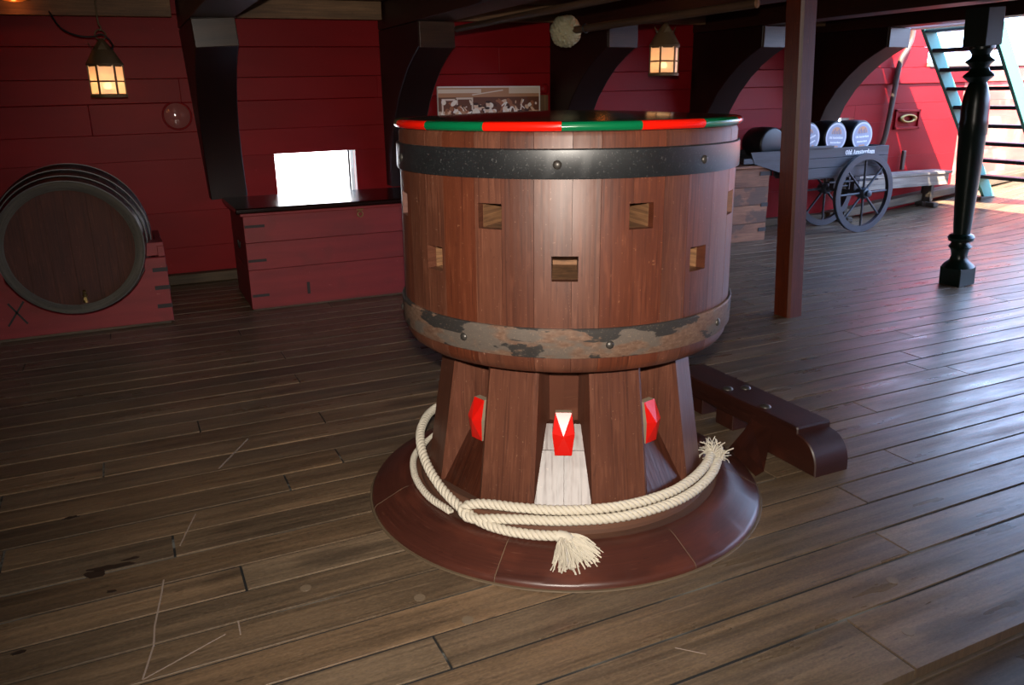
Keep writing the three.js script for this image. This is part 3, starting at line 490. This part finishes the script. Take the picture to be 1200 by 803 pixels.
// ------------------------------------------------------------------ barrel in its cradle
{
  const bx = -1.812, by = 0.585;
  const b = thing('cask', 'big dark wooden cask lying in a red cradle, head with brass tap outward', 'barrel', [bx, by, -3.27]);
  const R = (t) => 0.425 + 0.07 * Math.sin(Math.PI * t), L = 1.12, prof = [];
  for (let i = 0; i <= 12; i++) prof.push([R(i / 12), -L * i / 12]); for (let i = 12; i >= 0; i--) prof.push([R(i / 12) - (i ? 0.035 : 0.05), -L * i / 12]);
  for (let i = 0; i < 26; i++) { const g = sweep(prof, i / 26 * 6.28319 + 0.002, (i + 1) / 26 * 6.28319 - 0.002, 3); g.rotateX(Math.PI / 2); part('stave', g, i % 3 ? M.barrel : M.barrelRim, b); }
  for (const [t0, t1] of [[0.0, 0.06], [0.12, 0.17], [0.27, 0.32], [0.68, 0.73]]) { const g = sweep([[R(t0), -L * t0], [R(t0) + 0.006, -L * t0], [R(t1) + 0.006, -L * t1], [R(t1), -L * t1]].map((p, i) => (t0 === 0 ? [p[0] + 0.001, p[1] - 0.012] : p)), 0, 6.28319, 64, true); g.rotateX(Math.PI / 2); part('hoop', g, M.iron, b, 'dark iron hoop'); }
  let n = 6; for (let i = 0; i < n; i++) { // head boards
    const x0 = -0.385 + i * 0.77 / n, x1 = x0 + 0.77 / n - 0.0012, o = []; for (let k = 0; k <= 6; k++) { const x = x0 + (x1 - x0) * k / 6; o.push([x, Math.sqrt(Math.max(0, 0.385 ** 2 - x * x)) + 0.001]); } const q = [...o, ...o.slice().reverse().map(([x, y]) => [x, -y])].reverse();
    part('head_board', extr(q, -0.06, -0.03, 'xy', 0, 1), M.barrelHead, b);
  }
  { const g = sweep([[0.372, 0.0008], [0.424, 0.0008], [0.426, 0.004], [0.378, 0.004]], 0, 6.28319, 64, true); g.rotateX(Math.PI / 2); part('chime', g, M.chime, b, 'weathered grey chime of the cask'); }
  const tap = part('tap', lathe([[0.001, 0], [0.016, 0.0], [0.013, 0.03], [0.018, 0.045], [0.008, 0.06], [0.014, 0.075], [0.001, 0.085]], 16), M.brass, b, 'small brass tap'); at(tap, 0.03, -0.36, -0.005);
  part('spigot', new THREE.CylinderGeometry(0.011, 0.013, 0.05, 12).rotateX(Math.PI / 2).translate(0.03, -0.335, -0.01), M.brass, b);
  const c = thing('cask_cradle', 'low red box cradle with dark metal straps under the big cask', 'cradle');
  const zf = -3.335, arc = (x0, x1, r) => { const o = []; for (let i = 0; i <= 14; i++) { const x = x0 + (x1 - x0) * i / 14; o.push([x, by - Math.sqrt(Math.max(0, r * r - (x - bx) ** 2))]); } return o; };
  const half = 0.455;
  const face = [[-2.42, 0.02], [-1.262, 0.02], [-1.262, 0.47], [-1.40, 0.47], ...arc(bx + 0.41, bx - 0.41, half), [-2.225, 0.47], [-2.42, 0.47]];
  part('front_board', extr(face, zf - 0.045, zf, 'xy', 0.004, 0), M.chest, c); part('back_board', extr([[-2.42, 0.02], [-1.262, 0.02], [-1.262, 0.47], [-1.38, 0.47], ...arc(bx + 0.43, bx - 0.43, 0.482), [-2.245, 0.47], [-2.42, 0.47]], -4.2, -4.155, 'xy', 0.004, 0), M.chest, c);
  part('side_board', lim(-1.306, -1.262, 0.02, 0.54, -4.154, zf - 0.046), M.chest, c); part('side_board', lim(-2.42, -2.376, 0.02, 0.54, -4.154, zf - 0.046), M.chest, c);
  part('corner_block', lim(-1.40, -1.264, 0.474, 0.565, zf - 0.2, zf - 0.05), M.chest, c);
  part('skid', lim(-2.4, -1.28, 0.001, 0.022, zf - 0.06, zf - 0.005), M.waterway, c);
  for (const y of [0.13, 0.26, 0.385]) part('strap', mergeGeometries([lim(-1.355, -1.262, y - 0.014, y + 0.014, zf - 0.001, zf + 0.004, 0.001), lim(-1.263, -1.258, y - 0.014, y + 0.014, zf - 0.2, zf + 0.004, 0.001)]), M.strap, c, 'dark metal corner strap');
  for (const [p, q] of [[[-2.25, 0.105], [-2.14, 0.26]], [[-2.14, 0.11], [-2.23, 0.255]]]) { const L2 = Math.hypot(q[0] - p[0], q[1] - p[1]), g = new THREE.BoxGeometry(L2, 0.012, 0.002); g.rotateZ(Math.atan2(q[1] - p[1], q[0] - p[0])); g.translate((p[0] + q[0]) / 2, (p[1] + q[1]) / 2, zf + 0.001); part('painted_mark', g, M.black, c, 'black painted cross'); }
}
// ------------------------------------------------------------------ chests
{
  const c = thing('sea_chest', 'long red wooden chest with dark plank lid under the open gun port', 'chest');
  const x0 = -0.72, x1 = 1.1, zf = -3.41, zb = -4.12, h = 0.715;
  for (const [y0, y1] of [[0.012, 0.3], [0.302, 0.5], [0.502, h]]) { part('front_board', lim(x0, x1, y0, y1, zf - 0.03, zf, 0.003, 0), M.chest, c); part('side_board', lim(x0, x0 + 0.03, y0, y1, zb, zf - 0.031, 0.003, 2), M.chest, c); part('side_board', lim(x1 - 0.03, x1, y0, y1, zb, zf - 0.031, 0.003, 2), M.chest, c); part('back_board', lim(x0, x1, y0, y1, zb - 0.03, zb - 0.001, 0.003, 0), M.chest, c); }
  part('skirt', lim(x0 + 0.01, x1 - 0.01, 0.0, 0.012, zb, zf - 0.004), M.waterway, c);
  part('lid', lim(x0 - 0.05, x1 + 0.05, h + 0.002, h + 0.04, zb - 0.05, zf + 0.045, 0.012, 0), M.lid, c, 'dark glossy plank lid');
  part('lid_strip', lim(x0 - 0.02, x1 + 0.02, h - 0.02, h + 0.001, zf + 0.001, zf + 0.022, 0.006, 0), M.chest, c);
  for (const [xx, y, w, hh] of [[x0 + 0.075, 0.62, 0.14, 0.02], [x0 + 0.07, 0.37, 0.13, 0.02], [x0 + 0.07, 0.11, 0.12, 0.02], [x0 + 0.42, 0.13, 0.022, 0.09]]) part('strap', lim(xx - w / 2, xx + w / 2, y - hh / 2, y + hh / 2, zf - 0.001, zf + 0.003, 0.001), M.strap, c, 'dark metal strap');
  at(part('hasp', mergeGeometries([new THREE.TorusGeometry(0.02, 0.005, 8, 20), new THREE.BoxGeometry(0.05, 0.014, 0.006).translate(0, 0.035, 0)]), M.brass, c, 'small brass hasp'), 0.13, 0.655, zf + 0.008);
  at(part('handle', new THREE.TorusGeometry(0.05, 0.007, 8, 20, Math.PI), M.strap, c, 'iron side handle'), x0 - 0.004, 0.47, -3.75, 0, Math.PI / 2, Math.PI);
  const k = thing('crate', 'tall rough orange-brown wooden crate partly behind the capstan, beside the cart', 'crate');
  const a0 = 3.95, a1 = 4.60, f = -3.9;
  for (let i = 0; i < 4; i++) { const y0 = i * 0.188 + 0.004, y1 = y0 + 0.186; part('board', lim(a0, a1, y0, y1, f - 0.025, f + rr(-0.002, 0.002), 0.004, 0), M.crate, k); part('board', lim(a1 - 0.025, a1, y0, y1, f - 0.55, f - 0.028, 0.004, 2), M.crate, k); part('board', lim(a0, a0 + 0.025, y0, y1, f - 0.55, f - 0.028, 0.004, 2), M.crate, k); part('board', lim(a0, a1, y0, y1, f - 0.578, f - 0.552, 0.004, 0), M.crate, k); }
  part('lid', lim(a0 - 0.02, a1 + 0.03, 0.757, 0.785, f - 0.6, f + 0.025, 0.005, 0), M.crate, k);
  for (const [y, w] of [[0.7, 0.13], [0.38, 0.09], [0.12, 0.1]]) part('strap', lim(a1 - w, a1 + 0.003, y - 0.02, y + 0.02, f, f + 0.005, 0.001), M.strap, k, 'dark iron corner strap');
}
// ------------------------------------------------------------------ lanterns
function lantern(x, y, z, label, turn, s, drop) {
  const g = thing('lantern', label, 'lantern', [x, y, z], turn, 'lanterns hung under the beams'); g.scale.setScalar(s);
  const N = 6, r = 0.112, h = 0.2, A = (i) => (i + 0.5) / N * 2 * Math.PI;
  part('base', lathe([[0.001, -0.012], [0.118, -0.012], [0.12, 0.004], [0.108, 0.012], [0.001, 0.012]], 32), M.lantern, g);
  const bars = []; for (let i = 0; i < N; i++) bars.push(new THREE.BoxGeometry(0.012, h, 0.008).translate(0, h / 2, r).rotateY(A(i)));
  for (const b of bars) part('bar', b, M.lantern, g);
  part('middle_band', new THREE.TorusGeometry(r - 0.003, 0.006, 6, N).rotateZ(Math.PI / N).rotateX(Math.PI / 2).translate(0, 0.095, 0), M.lantern, g); part('upper_band', new THREE.TorusGeometry(r, 0.009, 6, N).rotateZ(Math.PI / N).rotateX(Math.PI / 2).translate(0, h, 0), M.lantern, g);
  for (let i = 0; i < N; i++) for (const [y0, y1] of [[0.012, 0.09], [0.1, h]]) { const w = 2 * r * Math.sin(Math.PI / N) - 0.008; part('pane', new THREE.BoxGeometry(w, y1 - y0, 0.002).translate(0, (y0 + y1) / 2, (r - 0.002) * Math.cos(Math.PI / N)).rotateY(i / N * 2 * Math.PI + 2 * Math.PI / N * 0), M.pane, g, 'frosted amber pane'); }
  part('roof', lathe([[0.116, h + 0.004], [0.12, h + 0.012], [0.1, h + 0.045], [0.066, h + 0.105], [0.05, h + 0.12], [0.001, h + 0.122], [0.001, h + 0.11], [0.055, h + 0.1], [0.112, h + 0.008]], 32), M.lantern, g, 'dull bronze conical roof');
  for (let i = 0; i < 4; i++) { const t = new THREE.Shape([new THREE.Vector2(-0.03, 0), new THREE.Vector2(0.03, 0), new THREE.Vector2(0, 0.055)]); const q = new THREE.ExtrudeGeometry(t, { depth: 0.004, bevelEnabled: false }); q.rotateX(0.5).translate(0, h + 0.105, 0.058).rotateY(i * Math.PI / 2); part('vent_gable', q, M.lantern, g); }
  part('cap', lathe([[0.06, h + 0.115], [0.04, h + 0.14], [0.012, h + 0.178], [0.001, h + 0.18]], 24), M.lantern, g);
  at(part('ring', new THREE.TorusGeometry(0.034, 0.005, 8, 24), M.lantern, g), 0, h + 0.202, 0);
  part('hook', tube([[0, h + 0.23, 0], [0.012, h + 0.25, 0], [0, h + 0.27, 0], [0, h + 0.33 + drop, 0]], 0.007, 16, 6), M.lantern, g);
  at(part('bulb', new THREE.SphereGeometry(0.026, 16, 12), M.bulb, g, 'glowing bulb'), 0, 0.065, 0); part('socket', new THREE.CylinderGeometry(0.014, 0.016, 0.035, 12).translate(0, 0.028, 0), M.lantern, g);
  const L = new THREE.PointLight(0xffc890, 0.2, 0, 2); L.position.set(0, 0.065, 0); L.castShadow = true; L.shadow.radius = 1; g.add(L); L.name = 'lamp_light';
  return g;
}
lantern(-1.457, 1.53, -4.0, 'bronze lantern with amber panes hanging above the big cask', 0.0, 1.0, 0.13);
lantern(2.565, 1.648, -3.0, 'bronze lantern with amber panes hanging above the far side of the capstan', -0.35, 1.02, 0.06);
single('cable', tube([[-1.75, 2.08, -4.05], [-1.69, 1.97, -4.02], [-1.6, 1.925, -4.0], [-1.5, 1.92, -4.0], [-1.45, 1.935, -3.99], [-1.405, 1.9, -3.99], [-1.39, 1.85, -3.97], [-1.43, 1.825, -3.96]], 0.006, 40, 6), M.black, 'black cable looping to the lantern above the cask', 'cable');
{
  const mk = (x, y, z, label) => { const g = thing('ceiling_lamp', label, 'lamp', [x, y, z], 0, 'amber deck lamps overhead'); part('rim', lathe([[0.1, 0.06], [0.13, 0.05], [0.132, 0], [0.118, -0.006], [0.112, 0.004], [0.11, 0.05]], 36), M.brass, g); part('glass', lathe([[0.001, -0.025], [0.06, -0.018], [0.1, 0.0], [0.112, 0.01]], 36), M.amber, g, 'amber glass'); const L = new THREE.PointLight(0xff9040, 0.02, 0, 2); L.position.y = -0.05; L.castShadow = true; g.add(L); L.name = 'lamp_light'; };
  mk(-1.973, 2.19, -4.39, 'round amber lamp overhead near the forward wall and cask'); mk(2.004, 2.235, -2.98, 'round amber lamp overhead near the sheepskin sponge');
}
// ------------------------------------------------------------------ gun tools under the beams
{
  const s = thing('gun_sponge', 'long gun sponge pole with round sheepskin head slung under the beams', 'gun tool');
  const a = V(1.70, 1.955, -3.03), b = V(2.052, 2.0, -1.387), d = b.clone().sub(a).normalize();
  part('pole', grain(tube([a.toArray(), a.clone().lerp(b, 0.5).toArray(), b.toArray()], 0.026, 6, 14), 2), M.pole, s);
  at(part('pole_end', dome(0.026, 0.012), M.pale, s, 'pale end of the pole'), ...b.toArray()).quaternion.setFromUnitVectors(V(0, 1, 0), d);
  const gs = new THREE.IcosahedronGeometry(0.118, 24), p = gs.attributes.position, v = V(); for (let i = 0; i < p.count; i++) { v.fromBufferAttribute(p, i).normalize(); const n = fbm(v.x * 0.5 + 0.5 + v.z * 0.13, v.y * 0.5 + 0.5 + v.z * 0.31, 14, 14, 3, 44); v.multiplyScalar(0.098 + 0.03 * n); p.setXYZ(i, v.x, v.y, v.z); } const gm = mergeVertices(gs.deleteAttribute('normal')); gm.computeVertexNormals();
  at(part('sheepskin_head', gm, M.fleece, s, 'woolly off-white sponge head'), ...a.clone().addScaledVector(d, -0.02).toArray());
  part('lashing', new THREE.TorusGeometry(0.03, 0.006, 6, 20), M.black, s); const l = s.children[s.children.length - 1]; l.position.copy(a).addScaledVector(d, 0.2); l.quaternion.setFromUnitVectors(V(0, 0, 1), d);
  const r = thing('gun_rammer', 'long bare rammer pole slung under the beams beside the sponge', 'gun tool');
  const a2 = V(0.862, 1.96, -3.15), b2 = V(1.08, 2.0, -0.9), d2 = b2.clone().sub(a2).normalize();
  part('pole', grain(tube([a2.toArray(), a2.clone().lerp(b2, 0.5).toArray(), b2.toArray()], 0.022, 6, 14), 2), M.pole, r); at(part('tip', dome(0.024, 0.02), M.pole, r), ...a2.toArray()).quaternion.setFromUnitVectors(V(0, 1, 0), d2.clone().negate());
}
// ------------------------------------------------------------------ sepia picture on the wall
function canvasTex(w, h, draw) { const c = document.createElement('canvas'); c.width = w; c.height = h; draw(c.getContext('2d'), w, h); const t = new THREE.CanvasTexture(c); t.colorSpace = THREE.SRGBColorSpace; return t; }
{
  const t = canvasTex(1024, 560, (g, w, h) => {
    g.fillStyle = '#c08e6a'; g.fillRect(0, 0, w, h);
    const bl = (x, y, a, b, c, r = 0) => { g.fillStyle = c; g.beginPath(); g.ellipse(x, y, a, b, r, 0, 7); g.fill(); };
    g.fillStyle = '#6d3f28'; g.fillRect(0, 90, w, 120); g.fillStyle = '#e8d6c4'; g.fillRect(700, 0, 324, 60); g.fillRect(0, 20, 420, 34);
    g.strokeStyle = '#ecdccb'; g.lineWidth = 16; g.strokeRect(40, 110, 120, 190); g.strokeRect(180, 100, 150, 200); g.fillStyle = '#d9bfa6'; g.fillRect(0, 210, 60, 350);
    g.lineWidth = 10; g.beginPath(); g.moveTo(330, 70); g.lineTo(640, 30); g.stroke();
    for (let i = 0; i < 420; i++) { const x = 30 + rnd() * 960, y = 130 + rnd() * 420, c = ['#fbf2e8', '#e8c8a8', '#6a3c26', '#a86a46', '#4d2a1a', '#f4e4d2'][Math.floor(rnd() * 6)]; bl(x, y, 8 + rnd() * 44, 5 + rnd() * 24, c, rnd() * 3); }
    for (let i = 0; i < 14; i++) { const x = 300 + rnd() * 850, y = 150 + rnd() * 300; bl(x, y, 22, 26, '#e9cdb2'); bl(x, y - 20, 26, 11, '#3a1e12'); bl(x, y + 60, 40, 44, i % 2 ? '#f3e8dc' : '#7b4a30'); }
    g.fillStyle = '#f3ece2'; g.fillRect(0, 0, w, 9); g.fillRect(w - 10, 0, 10, h);
  });
  const g = thing('picture', 'sepia picture panel with a crowded scene on red wall behind the capstan', 'picture');
  part('board', lim(1.25, 2.31, 1.0, 1.585, -4.665, -4.645, 0.003, 0), M.white, g);
  const pl = new THREE.PlaneGeometry(1.05, 0.575); at(part('print', pl, S({ map: t, roughness: 0.5 }), g, 'sepia print of figures'), 1.78, 1.292, -4.6435);
  part('edge_board', lim(2.315, 2.40, 1.0, 1.5, -4.665, -4.648, 0.003, 1), M.shelf, g); g.position.y = 0;
  at(single('round_plug', dome(0.05, 0.03), M.red, 'round red wooden knob on the wall at the corner of the sepia picture', 'knob'), 2.365, 1.558, -4.665, Math.PI / 2, 0, 0);
}
// ------------------------------------------------------------------ hand cart with cheese drums
{
  const c = thing('hand_cart', 'blue-grey two-wheeled hand cart with white lettering, loaded with black drums', 'cart');
  const zf = -3.87, zb = -4.28, x0 = 5.0, x1 = 6.27;
  for (const [y0, y1] of [[0.615, 0.72], [0.723, 0.82], [0.823, 0.925]]) { part('side_board', lim(x0 - 0.028, x1, y0, y1, zf - 0.025, zf, 0.004, 0), M.cart, c); part('side_board', lim(x0, x1, y0, y1, zb, zb + 0.025, 0.004, 0), M.cart, c); part('end_board', lim(x1 - 0.026, x1 - 0.001, y0, y1, zb + 0.026, zf - 0.026, 0.004, 2), M.cart, c); }
  part('bed', lim(x0, x1 - 0.03, 0.6, 0.63, zb + 0.03, zf - 0.03, 0.003, 0), M.cart, c);
  part('rail', lim(4.72, 5.42, 0.925, 0.95, zf - 0.04, zf + 0.02, 0.004, 0), M.cart, c); part('shaft', lim(4.22, 5.2, 0.80, 0.86, zf - 0.06, zf - 0.005, 0.01, 0), M.cart, c); part('shaft', lim(4.22, 5.2, 0.80, 0.86, zb + 0.005, zb + 0.06, 0.01, 0), M.cart, c);
  for (const z of [zf, zb + 0.025]) part('front_side', extr([[4.36, 0.80], [4.97, 0.625], [4.97, 0.92], [4.3, 0.92]], z - 0.025, z, 'xy', 0.003, 0), M.cart, c);
  part('front_tray', lim(4.4, 4.97, 0.79, 0.81, zb + 0.027, zf - 0.027, 0.003, 0), M.cart, c); part('load_board', lim(x0, x1 - 0.03, 0.835, 0.857, zb + 0.03, zf - 0.03, 0.003, 0), M.cart, c);
  part('axle', new THREE.CylinderGeometry(0.022, 0.022, 0.6, 12).rotateX(Math.PI / 2).translate(5.87, 0.43, -4.07), M.cartIron, c);
  part('spring', lim(5.45, 6.2, 0.545, 0.565, zf - 0.08, zf - 0.03), M.cartIron, c); part('axle_block', lim(5.83, 5.91, 0.44, 0.6, zf - 0.09, zf - 0.03), M.cart, c); part('axle_block', lim(5.83, 5.91, 0.44, 0.6, zb + 0.03, zb + 0.09), M.cart, c);
  for (const z of [-3.8, -4.35]) {
    const w = new THREE.Group(); w.name = 'wheel'; w.position.set(5.87, 0.43 + deckY(5.87), z); c.add(w);
    const f = sweep([[0.36, -0.022], [0.42, -0.022], [0.42, 0.022], [0.36, 0.022]], 0, 6.28319, 64, true); f.rotateX(Math.PI / 2); part('felloe', f, M.cart, w);
    const ty = sweep([[0.42, -0.02], [0.428, -0.02], [0.428, 0.02], [0.42, 0.02]], 0, 6.28319, 64, true); ty.rotateX(Math.PI / 2); part('tyre', ty, M.cartIron, w);
    for (let i = 0; i < 8; i++) part('spoke', new THREE.CylinderGeometry(0.011, 0.014, 0.32, 8).translate(0, 0.21, 0).rotateZ(i * Math.PI / 4 + 0.03), M.cart, w);
    part('hub', lathe([[0.001, -0.07], [0.05, -0.07], [0.062, -0.03], [0.062, 0.03], [0.05, 0.05], [0.034, 0.055], [0.034, 0.085], [0.02, 0.095], [0.001, 0.096]], 24).rotateX(Math.PI / 2), M.cartIron, w);
  }
  const tx = canvasTex(512, 96, (g, w, h) => { g.fillStyle = '#2f3542'; g.fillRect(0, 0, w, h); g.fillStyle = '#f4f4f0'; g.font = 'bold 70px serif'; g.textAlign = 'center'; g.textBaseline = 'middle'; g.fillText('Old Amsterdam', w / 2, h / 2 + 4, w - 24); });
  at(part('sign', new THREE.PlaneGeometry(0.46, 0.086), S({ map: tx, roughness: 0.5 }), c, 'white lettering on the cart side'), 5.83, 0.872, zf + 0.0025);
  // drums
  const hd = canvasTex(256, 256, (g, w, h) => {
    g.fillStyle = '#8d97ad'; g.fillRect(0, 0, w, h); g.strokeStyle = '#c3cad6'; g.lineWidth = 14; g.beginPath(); g.arc(128, 128, 118, 0, 7); g.stroke();
    g.fillStyle = '#c08a66'; g.beginPath(); g.arc(128, 100, 62, Math.PI, 0); g.fill(); g.fillStyle = '#5d6b88'; for (let i = 0; i < 7; i++) g.fillRect(74 + i * 16, 76 - (i % 3) * 10, 10, 28 + (i % 3) * 10);
    g.fillStyle = '#f5f6f8'; g.font = 'bold 28px serif'; g.textAlign = 'center'; g.fillText('Old Amsterdam', 128, 142, 170); g.font = 'bold 24px sans-serif'; g.fillText('Amsterdam', 128, 184, 130); g.fillStyle = '#c08a66'; g.fillRect(92, 206, 72, 12);
  });
  const hm = S({ map: hd, roughness: 0.35 });
  const drum = (x, z, label, tilt, low) => {
    const g = thing('cheese_drum', label, 'drum', [x, low ? 0.985 : 1.03, z], 0, 'black drums on the hand cart');
    part('body', lathe([[0.001, -0.3], [0.15, -0.3], [0.16, -0.28], [0.172, -0.15], [0.168, -0.015], [0.158, 0], [0.145, 0.004], [0.001, 0.004]], 40).rotateX(Math.PI / 2), M.cheese, g);
    if (!low) at(part('head', new THREE.CircleGeometry(0.15, 40), hm, g, 'printed blue-white head'), 0, 0, 0.0055, 0, 0, tilt);
  };
  const dz = -3.95; drum(5.92, dz, 'black drum with printed head on the cart, at the end by the bench', 0.05); drum(5.53, dz, 'black drum with printed head, middle of the cart load', -0.03); drum(5.14, dz, 'black drum with printed head on the cart, half hidden by the post', 0.4); drum(4.70, dz - 0.05, 'plain black drum on the cart shafts between capstan and post', 0.2, true);
}
// ------------------------------------------------------------------ bench
{
  const b = thing('bench', 'weathered grey wooden bench by the red wall behind the cart', 'bench'), x0 = 6.05, x1 = 8.07, zf = -4.39, zb = -4.6, y = 0.49;
  for (let i = 0; i < 2; i++) part('seat_plank', lim(x0, x1, y, y + 0.035, zf + 0.02 - 0.135 * (i + 1) + 0.004, zf + 0.02 - 0.135 * i, 0.006, 0), M.grey, b);
  const ap = new THREE.Shape([V(x0 + 0.04, 0.355), V(x1 - 0.03, 0.355), V(x1 - 0.03, y - 0.001), V(x0 + 0.04, y - 0.001)].map((p) => new THREE.Vector2(p.x, p.y))); const ho = new THREE.Path(); ho.absarc(6.7, 0.405, 0.042, 0, 7); ap.holes.push(ho);
  part('apron', grain(new THREE.ExtrudeGeometry(ap, { depth: 0.025, bevelEnabled: false }).translate(0, 0, zf - 0.03), 0), M.grey, b);
  part('apron', lim(x0 + 0.04, x1 - 0.03, 0.355, y - 0.001, zb, zb + 0.025, 0.004, 0), M.grey, b);
  for (const x of [6.3, 7.78]) { const d = deckY(x + 0.04); part('leg_board', lim(x, x + 0.05, d + 0.06, y - 0.001, zb + 0.03, zf - 0.032, 0.005, 1), M.greyDark, b); for (const z of [zb - 0.03, zf - 0.08]) part('foot', lim(x - 0.02, x + 0.07, d, d + 0.06, z, z + 0.13, 0.015), M.greyDark, b); }
  single('bollard_pin', lim(7.44, 7.49, 0.54, 0.78, -4.66, -4.62, 0.01, 1), M.pipe, 'short grey upright pin behind the bench at the red wall', 'pin');
}
single('drain_pipe', tube([[7.32, 2.4, -4.62], [7.32, 2.1, -4.62], [7.27, 1.98, -4.62], [7.19, 1.86, -4.625], [7.17, 1.7, -4.63], [7.08, 0.95, -4.63], [7.06, 0.8, -4.665]], 0.032, 50, 12), M.pipe, 'brown drain pipe running down the red wall beside the last knee', 'pipe');
// ------------------------------------------------------------------ ladder to the deck above
{
  const s = thing('ladder_stair', 'steep open-tread ship ladder with teal sides in the daylight', 'stairs');
  const P0 = [8.50, 0.17], P1 = [6.92, 2.22], dx = P1[0] - P0[0], dy = P1[1] - P0[1];
  const side = (z) => extr([[P0[0], P0[1] - 0.05], [P0[0] + 0.2, P0[1] - 0.05], [P1[0] + 0.2, P1[1]], [P1[0], P1[1]]].map(([x, y]) => [x, Math.max(y, deckY(8.5))]), z, z + 0.045, 'xy', 0.003, 1);
  for (const z of [-4.225, -3.40]) part('stringer', side(z), M.teal, s, 'teal painted side of the ladder');
  for (let i = 0; i < 9; i++) { const y = 0.44 + i * 0.212, t = (y - P0[1]) / dy, x = P0[0] + dx * t; part('tread', lim(x + 0.0, x + 0.19, y - 0.008, y + 0.034, -4.178, -3.402, 0.003, 2), M.tealDark, s, 'thin dark tread'); }
  for (const z of [-4.25, -3.43]) part('foot_block', lim(8.38, 8.68, deckY(8.5) - 0.02, deckY(8.5) + 0.03, z, z + 0.1, 0.006), M.waterway, s);
  part('landing_edge', lim(6.75, 6.95, 2.16, 2.22, -4.6, -3.3, 0.005, 2), M.white, s, 'pale landing edge at the ladder head');
}
// ------------------------------------------------------------------ outside
{
  const w = new THREE.PlaneGeometry(160, 160); w.rotateX(-Math.PI / 2); const q = part('water', w, S({ color: 0x4c5c62, roughness: 0.15 }), scene); q.position.y = -3.2; q.userData = { label: 'harbour water round the ship', category: 'water', kind: 'stuff' };
  const b = thing('quay_building', 'white sunlit warehouse seen through the open gun port', 'building', [2, -3.2, -17]);
  part('wall', new THREE.BoxGeometry(26, 7, 0.4).translate(0, 3.5, 0), M.white, b);
  part('plinth', new THREE.BoxGeometry(26.2, 0.5, 0.6).translate(0, 0.25, 0), M.grey, b);
  part('roof', extr([[-0.4, 7], [-3.4, 9.2], [-6.4, 7]], -13.3, 13.3, 'zy', 0.02, 0), M.barrelHead, b);
  for (let i = 0; i < 6; i++) part('window', new THREE.BoxGeometry(1.2, 1.6, 0.06).translate(-11.5 + i * 4.6, 5, 0.2), M.cartIron, b);
}
renderer.render(scene, camera);
